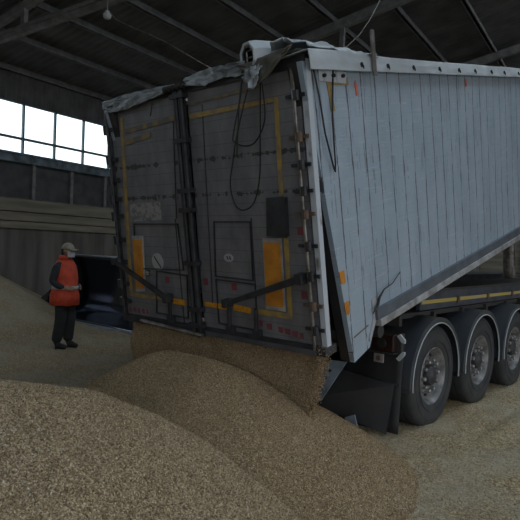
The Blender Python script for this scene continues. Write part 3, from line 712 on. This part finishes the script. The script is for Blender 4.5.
def vnoise(X, Y, sc_, seed=0, octv=3):
    out = np.zeros(X.size); xf, yf = X.ravel(), Y.ravel()
    for i in range(X.size): out[i] = noise.fractal(Vector((xf[i]*sc_, yf[i]*sc_, seed*3.7)), 1.0, 2.0, octv)
    return out.reshape(X.shape)

# 1 thin spread over the whole floor, with wheel ruts and footprints
def grid_(x0, x1, y0, y1, step):
    xs = np.arange(x0, x1+step/2, step); ys = np.arange(y0, y1+step/2, step); return np.meshgrid(xs, ys)
X, Y = grid_(-12, 7.5, -7.5, 9, .06)
Z = .030+.020*vnoise(X, Y, 1.1, 1)+.012*vnoise(X, Y, 4., 2)
# shallow tracks by the worker, following the direction he walked
TRK = np.zeros_like(Z)
for k in range(7):
    yy = -1.9+.42*k+.18*np.sin(X*1.1+k*1.7); TRK -= .030*np.exp(-((Y-yy+.10*X+.3)/.085)**2)*(X < -2.2)*(.5+.5*np.sin(X*2.3+k*2.))
Z += TRK
# wheel lane to the right of the trailer
for yy in (1.72, 2.02): Z -= .018*np.exp(-((X-yy)/.05)**2)*(Y > -.2)*(Y < 5)
Z = np.maximum(Z, .004)
_inv = HO.inverted(); WW = _inv[0][0]*X+_inv[0][1]*Y+_inv[0][3]; INS = WW > .04
SPR = grain_surface('scattered_grain', X, Y, Z, MT['grainf'], kernels=150000, mask=INS, ksize=(.0085, .006, .005), seed=3)
tag(SPR, 'thin trampled layer of grain covering the floor around the truck', 'grain', kind='stuff')

# 2 main mound under the tailgate
X, Y = grid_(-2.6, 2.8, -4.6, -.2, .025)
def mound(X, Y):
    dx = np.where(X < -.15, (X+.15)/1.32, np.where(X > .40, (X-.40)/1.72, 0)); dy = np.where(Y < -2.40, (Y+2.40)/1.63, (Y+2.40)/1.75)
    r = np.sqrt(dx**2+dy**2+.001)
    return .865*(1-np.clip(r, 0, 1.4)**1.2)
H = mound(X, Y)+.018*vnoise(X, Y, 2.2, 4)+.004*vnoise(X, Y, 9, 5)
# hollow where the stream lands
H -= .03*np.exp(-((Y+1.98)/.05)**2)*(np.abs(X) < 1.3)
H = np.where(H < -.05, -.05, H)
MND = grain_surface('grain_mound', X, Y, H, MT['grain'], kernels=170000, mask=H > -.045, seed=5)
tag(MND, 'rounded mound of golden grain building up beneath the open tailgate', 'grain pile', kind='stuff')

# 3 grain pouring out below the gate: a slab from the body floor to the mound
rg = np.random.default_rng(21)
nu, nv = 120, 60
Us, Vs = np.meshgrid(np.linspace(0, 1, nu), np.linspace(0, 1, nv))
def stream(Us, Vs):
    # U runs round: left flank, front face, right flank; V runs downwards
    a = Us*4.2; Xs = np.where(a < .7, -1.24, np.where(a > 3.5, 1.26, -1.24+(a-.7)/2.8*2.5))
    Ys = np.where(a < .7, -1.42-(a/.7)*.53, np.where(a > 3.5, -1.95+((a-3.5)/.7)*.53, -1.95))
    Xs = np.where(a > 3.5, 1.24-((a-3.5)/.7)*.50, Xs); Xs = np.where(Xs > 0, Xs*(1-.20*Vs), Xs)
    top = 1.02-(Ys+1.95)*.15
    Zs = top*(1-Vs)+.12*Vs
    Ys = Ys+.02*Vs*np.clip((-1.4-Ys)/.5, 0, 1)
    return Xs, Ys, Zs
Xs, Ys, Zs = stream(Us, Vs)
nz_ = vnoise(Xs*1.0, Zs+Ys, 3.5, 8); Ys = Ys-.025*nz_; Xs = Xs+.02*nz_*np.sign(Xs)*(np.abs(Xs) > 1.1)
lz = rg.uniform(.50, 1.05, 1300); loose = np.stack([1.245-.24*(1.02-lz)+rg.normal(0, .020, 1300), rg.uniform(-2.04, -1.9, 1300), lz], 1)
STR = grain_surface('pouring_grain', Xs, Ys, Zs, MT['grain'], kernels=60000, ksize=(.0070, .0048, .004), extra=loose, seed=9)
tag(STR, 'curtain of brown grain pouring out from under the grey tailgate', 'grain', kind='stuff')

# 4 foreground mound
X, Y = grid_(-2.2, 3.6, -7.0, -2.4, .02)
def fore(X, Y):
    r = np.sqrt(((X-.758)/2.163)**2+((Y+4.273)/1.789)**2)
    return .998*(1-np.clip(r, 0, 1.4)**1.88)
H = fore(X, Y)+.03*vnoise(X, Y, 1.6, 6)+.005*vnoise(X, Y, 7, 7)
# shallow slip trough across its near face
H -= .05*np.exp(-((Y+4.85+.25*(X-1.2))/.16)**2)*np.exp(-((X-1.2)/.9)**2)
H = np.where(H < -.05, -.05, H)
FOR = grain_surface('grain_mound', X, Y, H, MT['grainp'], kernels=190000, ksize=(.0075, .0042, .0036), mask=H > -.045, seed=6)
tag(FOR, 'pale grain mound nearest to the camera, filling the lower left corner', 'grain pile', kind='stuff')

# pale husks lying in streaks on the nearest mound and at the foot of the other one
MT['husk'] = mat('pale_husk', (.62, .58, .50), .6)
nh = 4500; hx = np.concatenate([rg.normal(1.25, .55, nh), rg.normal(2.0, .22, 500)]); hy = np.concatenate([-4.75-.25*(hx[:nh]-1.2)+rg.normal(0, .22, nh), rg.normal(-2.15, .35, 500)])
hz_ = np.maximum(np.maximum(fore(hx, hy)+.03*vnoise(hx, hy, 1.6, 6)+.005*vnoise(hx, hy, 7, 7), mound(hx, hy)+.018*vnoise(hx, hy, 2.2, 4)), .03)+.005
GX, GY = grid_(1.2, 1.3, -4.8, -4.7, .05)
HSK = grain_surface('husks', GX, GY, GX*0, MT['husk'], mask=GX < -9, extra=np.stack([hx, hy, hz_], 1), ksize=(.0075, .0035, .0012), seed=8)
tag(HSK, 'pale husks strewn in streaks over the nearest grain mound', 'husks', kind='stuff')

# 5 grain banked against the left wall (hall frame)
xs = np.arange(0.03, 6.2, .06); ys = np.arange(-5, 13, .06); Xw, Yw = np.meshgrid(xs, ys)
r = np.sqrt((Xw*.95)**2+(np.maximum(Yw-5.0, (Yw-5.0)*.35))**2)
H = 2.75*(1-r/5.0); H = np.where(H > 0, H, H)+.05*vnoise(Xw, Yw, .9, 12)+.01*vnoise(Xw, Yw, 4, 13)
H = np.where(H < -.04, -.04, H)
co = np.stack([Xw, Yw, H], -1).reshape(-1, 3); w_ = np.array([list(HO@Vector(p)) for p in co]).reshape(*H.shape, 3)
BNK = grain_surface('grain_bank', w_[..., 0], w_[..., 1], w_[..., 2], MT['grainf'], kernels=0, mask=H > -.035)
tag(BNK, 'long bank of grain sloping down from the concrete side wall', 'grain pile', kind='stuff')

# ------------------------------------------------------------------ loader bucket
BK = empty('loader_bucket', (-6.8, 1.3, 0)); tag(BK, 'large dark steel loader bucket lying open behind the worker', 'loader bucket')
bx0, bx1 = -8.55+6.8, -5.0+6.8
prof = [(-.30, .055), (.0, .07), (.30, .10), (.48, .17), (.60, .30), (.65, .48), (.66, .70), (.63, .95), (.56, 1.2), (.45, 1.42)]
b = MB(); b.grid(lambda u, v: (bx0+(bx1-bx0)*u, spline([(0, p[0], p[1]) for p in prof], 4)[int(round(v*36))].y, spline([(0, p[0], p[1]) for p in prof], 4)[int(round(v*36))].z), 12, 37)
b.build('shell', MT['bucket'], BK, smooth=True, solid=.03)
for x in (bx0, bx1):
    b = MB(); b.prism([(x, -.30, .03)]+[(x, p[0], p[1]) for p in prof[1:]]+[(x, .32, 1.40), (x, -.28, .45)], (.03, 0, 0)); b.build('side_plate', MT['bucket'], BK)
b = MB(); b.prism([(bx0-.02, -.42, .02), (bx0-.02, -.24, .075), (bx0-.02, -.2, .04)], (bx1-bx0+.04, 0, 0)); b.build('cutting_edge', MT['edge'], BK)
b = MB(); b.tube([(bx0, .45, 1.43), (bx1, .45, 1.43)], .03, 8); b.build('top_rim', MT['edge'], BK)
b = MB(); b.prism([(bx0-.72, -.38, .10), (bx0-.30, -.42, .0), (bx0-.02, -.42, .0), (bx0-.02, -.20, .62)], (0, .04, 0)); b.build('corner_wedge', MT['bucket'], BK)

# ------------------------------------------------------------------ worker
PX, PY = -4.67, -.76
face = math.atan2(.45, .9)                            # faces the truck
WK = empty('worker', (PX, PY, 0.03)); WK.rotation_euler = (0, 0, R(24)); WK.scale = (.96, .96, .96)
WK['label'] = 'person in orange safety vest and beige cap standing left of the truck'; WK['category'] = 'person'
def skin_mesh(name, verts, edges, radii, m, parent, root=0, sub=2):
    me = bpy.data.meshes.new(name); me.from_pydata([Vector(v) for v in verts], edges, []); me.materials.append(m)
    o = bpy.data.objects.new(name, me); col.objects.link(o); o.parent = parent
    sk = o.modifiers.new('skin', 'SKIN'); sk.use_smooth_shade = True
    for i, r in enumerate(radii):
        v = me.skin_vertices[0].data[i]; v.radius = r if isinstance(r, tuple) else (r, r); v.use_root = (i == root)
    ss = o.modifiers.new('sub', 'SUBSURF'); ss.levels = sub; ss.render_levels = sub
    return o
# local: +x is where he faces, y sideways (his left is +y), z up
V = [(0, 0, .95), (.0, 0, 1.10), (-.01, 0, 1.28), (-.01, 0, 1.42), (.0, 0, 1.50), (.02, 0, 1.56),   # pelvis..neck
     (0, .10, .90), (.03, .11, .50), (.0, .12, .10), (.12, .13, .05),                             # left leg (6-9)
     (0, -.10, .90), (.0, -.10, .50), (-.07, -.10, .10), (.05, -.12, .05),                        # right leg (10-13)
     (-.01, .20, 1.40), (-.05, .26, 1.13), (.13, .20, 1.03),                                      # left arm 14-16
     (-.01, -.20, 1.40), (-.07, -.27, 1.13), (.12, -.19, 1.04)]                                   # right arm 17-19
E_ = [(0, 1), (1, 2), (2, 3), (3, 4), (4, 5), (0, 6), (6, 7), (7, 8), (8, 9), (0, 10), (10, 11), (11, 12), (12, 13), (3, 14), (14, 15), (15, 16), (3, 17), (17, 18), (18, 19)]
rad = [(.12, .11), (.12, .11), (.13, .11), (.12, .10), .06, .052, .092, .066, .048, .04, .092, .066, .048, .04, .066, .050, .032, .066, .050, .032]
BODY = skin_mesh('body', V, E_, rad, MT['jacket'], WK)
# trousers (looser than the legs)
V = [(0, 0, .93), (.0, .09, .86), (.03, .11, .50), (-.01, .12, .09), (0, -.09, .88), (.0, -.10, .50), (-.08, -.10, .09)]
skin_mesh('trousers', V, [(0, 1), (1, 2), (2, 3), (0, 4), (4, 5), (5, 6)], [(.135, .13), .115, .098, .090, .122, .098, .090], MT['trouser'], WK)
# boots
for x0, y0 in ((0, .12), (-.07, -.10)):
    skin_mesh('boot', [(x0-.04, y0, .05), (x0-.01, y0, .12), (x0+.06, y0, .05), (x0+.19, y0+.01, .035)], [(0, 1), (0, 2), (2, 3)], [.052, .055, .052, .042], MT['boot'], WK, sub=1)
# vest: open loft, front panels longer over the hips
def ring(z, rx, ry, cx_=0.): return [Vector((cx_+rx*math.cos(2*PI*k/24)+.006*math.sin(5*k+z*20), ry*math.sin(2*PI*k/24), z+.008*math.sin(k*1.7))) for k in range(24)]
vrings = [ring(.74, .235, .240, -.01), ring(.90, .232, .235, -.01), ring(1.05, .192, .205, -.005), ring(1.2, .185, .215, -.005), ring(1.32, .17, .22, -.01), ring(1.41, .14, .215, -.015), ring(1.47, .11, .16, -.015), ring(1.505, .085, .09, -.01)]
b = MB(); loft(b, vrings, False); VEST = b.build('vest', MT['vest'], WK, smooth=True, solid=.012)
b = MB(); loft(b, [ring(1.005, .222, .232, -.005), ring(1.06, .206, .221, -.005)], False); b.build('reflective_band', MT['band'], VEST, smooth=True, solid=.006)
for sy in (1, -1):
    b = MB(); b.tube([(-.16, sy*.11, 1.40), (-.19, sy*.12, 1.25), (-.205, sy*.12, 1.13)], .018, 6); b.build('reflective_band', MT['band'], VEST)
for sy in (1, -1):   # armholes show the dark sleeve: shoulder caps over the vest
    skin_mesh('sleeve', [(-.01, sy*.21, 1.42), (-.03, sy*.25, 1.28), (-.06, sy*.275, 1.13), (.03, sy*.255, 1.07), (.11, sy*.215, 1.04)], [(0, 1), (1, 2), (2, 3), (3, 4)], [.070, .070, .066, .055, .045], MT['jacket'], WK)
# head, face, ears, hair, cap, hands
hd = MB()
def head(u, v):
    th_, ph = 2*PI*u, PI*v; x = math.sin(ph)*math.cos(th_); y = math.sin(ph)*math.sin(th_); z = math.cos(ph)
    X_ = x*.098; Y_ = y*.076; Z_ = z*.118
    if z < 0: Y_ *= 1-.25*(-z)**1.5; X_ = X_*(1-.12*(-z))+.012*(-z)
    f_ = max(0, x)**3
    X_ += .018*math.exp(-(y/.16)**2-((z+.08)/.16)**2)*(x > 0)-.008*f_*(math.exp(-((abs(y)-.42)/.16)**2-((z-.10)/.10)**2))+.006*f_*math.exp(-(y/.3)**2-((z+.48)/.07)**2)
    return (.035+X_, Y_, 1.645+Z_)
hd.grid(head, 40, 28, closed_u=True); HEAD = hd.build('head', MT['skin'], WK, smooth=True)
for sy in (1, -1):
    b = MB(); b.lathe([(-.012, .012), (0, .030), (.008, .030), (.012, .018)], (.02, sy*.074, 1.64), axis='Y', seg=14); b.build('ear', MT['skin'], HEAD, smooth=True)
    b = MB(); b.lathe([(-.010, .001), (-.006, .008), (0, .011), (.006, .008), (.010, .001)], (.118, sy*.032, 1.657), axis='X', seg=12); b.build('eye', MT['black'], HEAD, smooth=True)
b = MB(); b.grid(lambda u, v: (.035+.108*math.cos((u-.5)*2.3)+.022*math.exp(-((u-.5)/.12)**2)*(1-v*.6), .088*math.sin((u-.5)*2.3), 1.635-.095*v), 20, 8); b.build('face_mask', MT['mask'], HEAD, smooth=True, solid=.004)
b = MB(); b.grid(lambda u, v: (.030+.107*math.cos(2*PI*u)*math.sin(R(95)*v+.001)*(.98 if math.cos(2*PI*u) > 0 else 1.06), .088*math.sin(2*PI*u)*math.sin(R(95)*v+.001), 1.680+.102*math.cos(R(95)*v)), 28, 10, closed_u=True); CAP = b.build('cap', MT['cap'], HEAD, smooth=True, solid=.006)
b = MB(); b.grid(lambda u, v: (.08+v*.115*math.cos((u-.5)*1.9)+.03, .078*math.sin((u-.5)*2.6), 1.692-.02*v-.02*abs(u-.5)*2), 16, 6); b.build('cap_visor', MT['cap'], CAP, smooth=True, solid=.008)
b = MB(); b.grid(lambda u, v: (.0-.085*math.cos((u-.5)*3.0), .082*math.sin((u-.5)*3.0), 1.68-.10*v), 16, 6); b.build('hair', MT['black'], HEAD, smooth=True, solid=.01)
b = MB(); loft(b, [ring(1.50, .10, .10, -.02), ring(1.54, .095, .095, -.025), ring(1.57, .08, .082, -.02)], False); b.build('collar', MT['vest'], WK, smooth=True, solid=.015)
for sy in (1, -1):
    base_ = Vector((.12, sy*.205, 1.035)); fw_ = Vector((.75, -sy*.62, -.05)).normalized(); sd = Vector((0, 0, 1)); 
    Vh = [base_, base_+fw_*.05]; Eh = [(0, 1)]; Rh = [(.030, .022), (.036, .02)]
    for k, ln in enumerate((.070, .080, .075, .058)):
        o_ = (k-1.5)*-.018; k0 = len(Vh)
        Vh += [base_+fw_*.085+sd*o_, base_+fw_*(.085+ln*.5)+sd*o_, base_+fw_*(.085+ln*.9)+sd*o_+Vector((0, -sy*.018, -.004))]
        Eh += [(1, k0), (k0, k0+1), (k0+1, k0+2)]; Rh += [.0095, .009, .0075]
    k0 = len(Vh); Vh += [base_+fw_*.035+sd*.032, base_+fw_*.075+sd*.05]; Eh += [(1, k0), (k0, k0+1)]; Rh += [.011, .009]
    skin_mesh('hand', Vh, Eh, Rh, MT['skin'], WK, sub=1)

# ------------------------------------------------------------------ ceiling lamp and its cable
LP = empty('ceiling_lamp', (-5.55, .42, 5.98)); tag(LP, 'small white lamp hanging from the roof steel at upper left', 'lamp')
b = MB(); b.lathe([(-.06, .001), (-.055, .05), (-.02, .075), (.03, .08), (.04, .05), (.09, .04), (.10, .001)], (0, 0, 0), axis='Z', seg=24); b.build('lamp_body', MT['lampw'], LP, smooth=True)
b = MB(); b.tube([(0, 0, .09), (0, 0, .42)], .012, 6); b.build('lamp_stem', MT['steel'], LP)
b = MB(); P_ = [(-5.34, 0.34, 5.97), (-5.14, 0.38, 5.79), (-4.67, 0.52, 5.55), (-4.16, 0.69, 5.29), (-3.69, 1.09, 4.96), (-3.56, 1.33, 4.87), (-3.5, 1.78, 4.86), (-2.2, 3.4, 5.6), (-1.6, 4.2, 7.4)]
b.tube(spline(P_, 6), .010, 6); o = b.build('ceiling_cable', MT['pole'], None, smooth=True); tag(o, 'thin pale cable looping down from the roof above the grey doors', 'cable')

# ------------------------------------------------------------------ light
w = bpy.data.worlds.new('sky'); sc.world = w; w.use_nodes = True
N = w.node_tree.nodes; L = w.node_tree.links; bg = N['Background']
tc = N.new('ShaderNodeTexCoord'); sx = N.new('ShaderNodeSeparateXYZ'); L.new(tc.outputs['Generated'], sx.inputs[0])
cr = N.new('ShaderNodeValToRGB'); cr.color_ramp.elements[0].position = 0.; cr.color_ramp.elements[0].color = (.94, .97, 1, 1)
cr.color_ramp.elements[1].position = .9; cr.color_ramp.elements[1].color = (.86, .93, 1, 1)
L.new(sx.outputs[2], cr.inputs[0]); L.new(cr.outputs[0], bg.inputs[0]); bg.inputs[1].default_value = 1.35
def portal(name, c, rot, sx_, sy_):
    ld = bpy.data.lights.new(name, 'AREA'); ld.shape = 'RECTANGLE'; ld.size = sx_; ld.size_y = sy_; ld.cycles.is_portal = True
    o = bpy.data.objects.new(name, ld); col.objects.link(o); o.matrix_world = HO@Matrix.Translation(c)@rot.to_4x4()
from mathutils import Euler
portal('daylight_bay', (W1, 3, 2.6), Euler((0, R(90), 0)).to_matrix(), 5.2, 20)
portal('daylight_gateway', (19.25, S0, 2.5), Euler((R(90), 0, 0)).to_matrix(), 6.5, 5)
portal('daylight_added_rooflight', (14.75, 13.5, EAVE+.15+10.25*tb_), Euler((0, -BETA*0+BETA, 0)).to_matrix(), 3.6, 41)  # sampling portal for the added roof-light strip
portal('daylight_windows', (0, 13.5, 4.8), Euler((0, R(-90), 0)).to_matrix(), 1.4, 41)

vs = sc.view_settings; vs.view_transform = 'Standard'; vs.look = 'None'; vs.gamma = 1; vs.exposure = .7; vs.use_curve_mapping = False
sc.cycles.use_denoising = True; sc.cycles.max_bounces = 8; sc.cycles.diffuse_bounces = 5; sc.cycles.use_adaptive_sampling = False
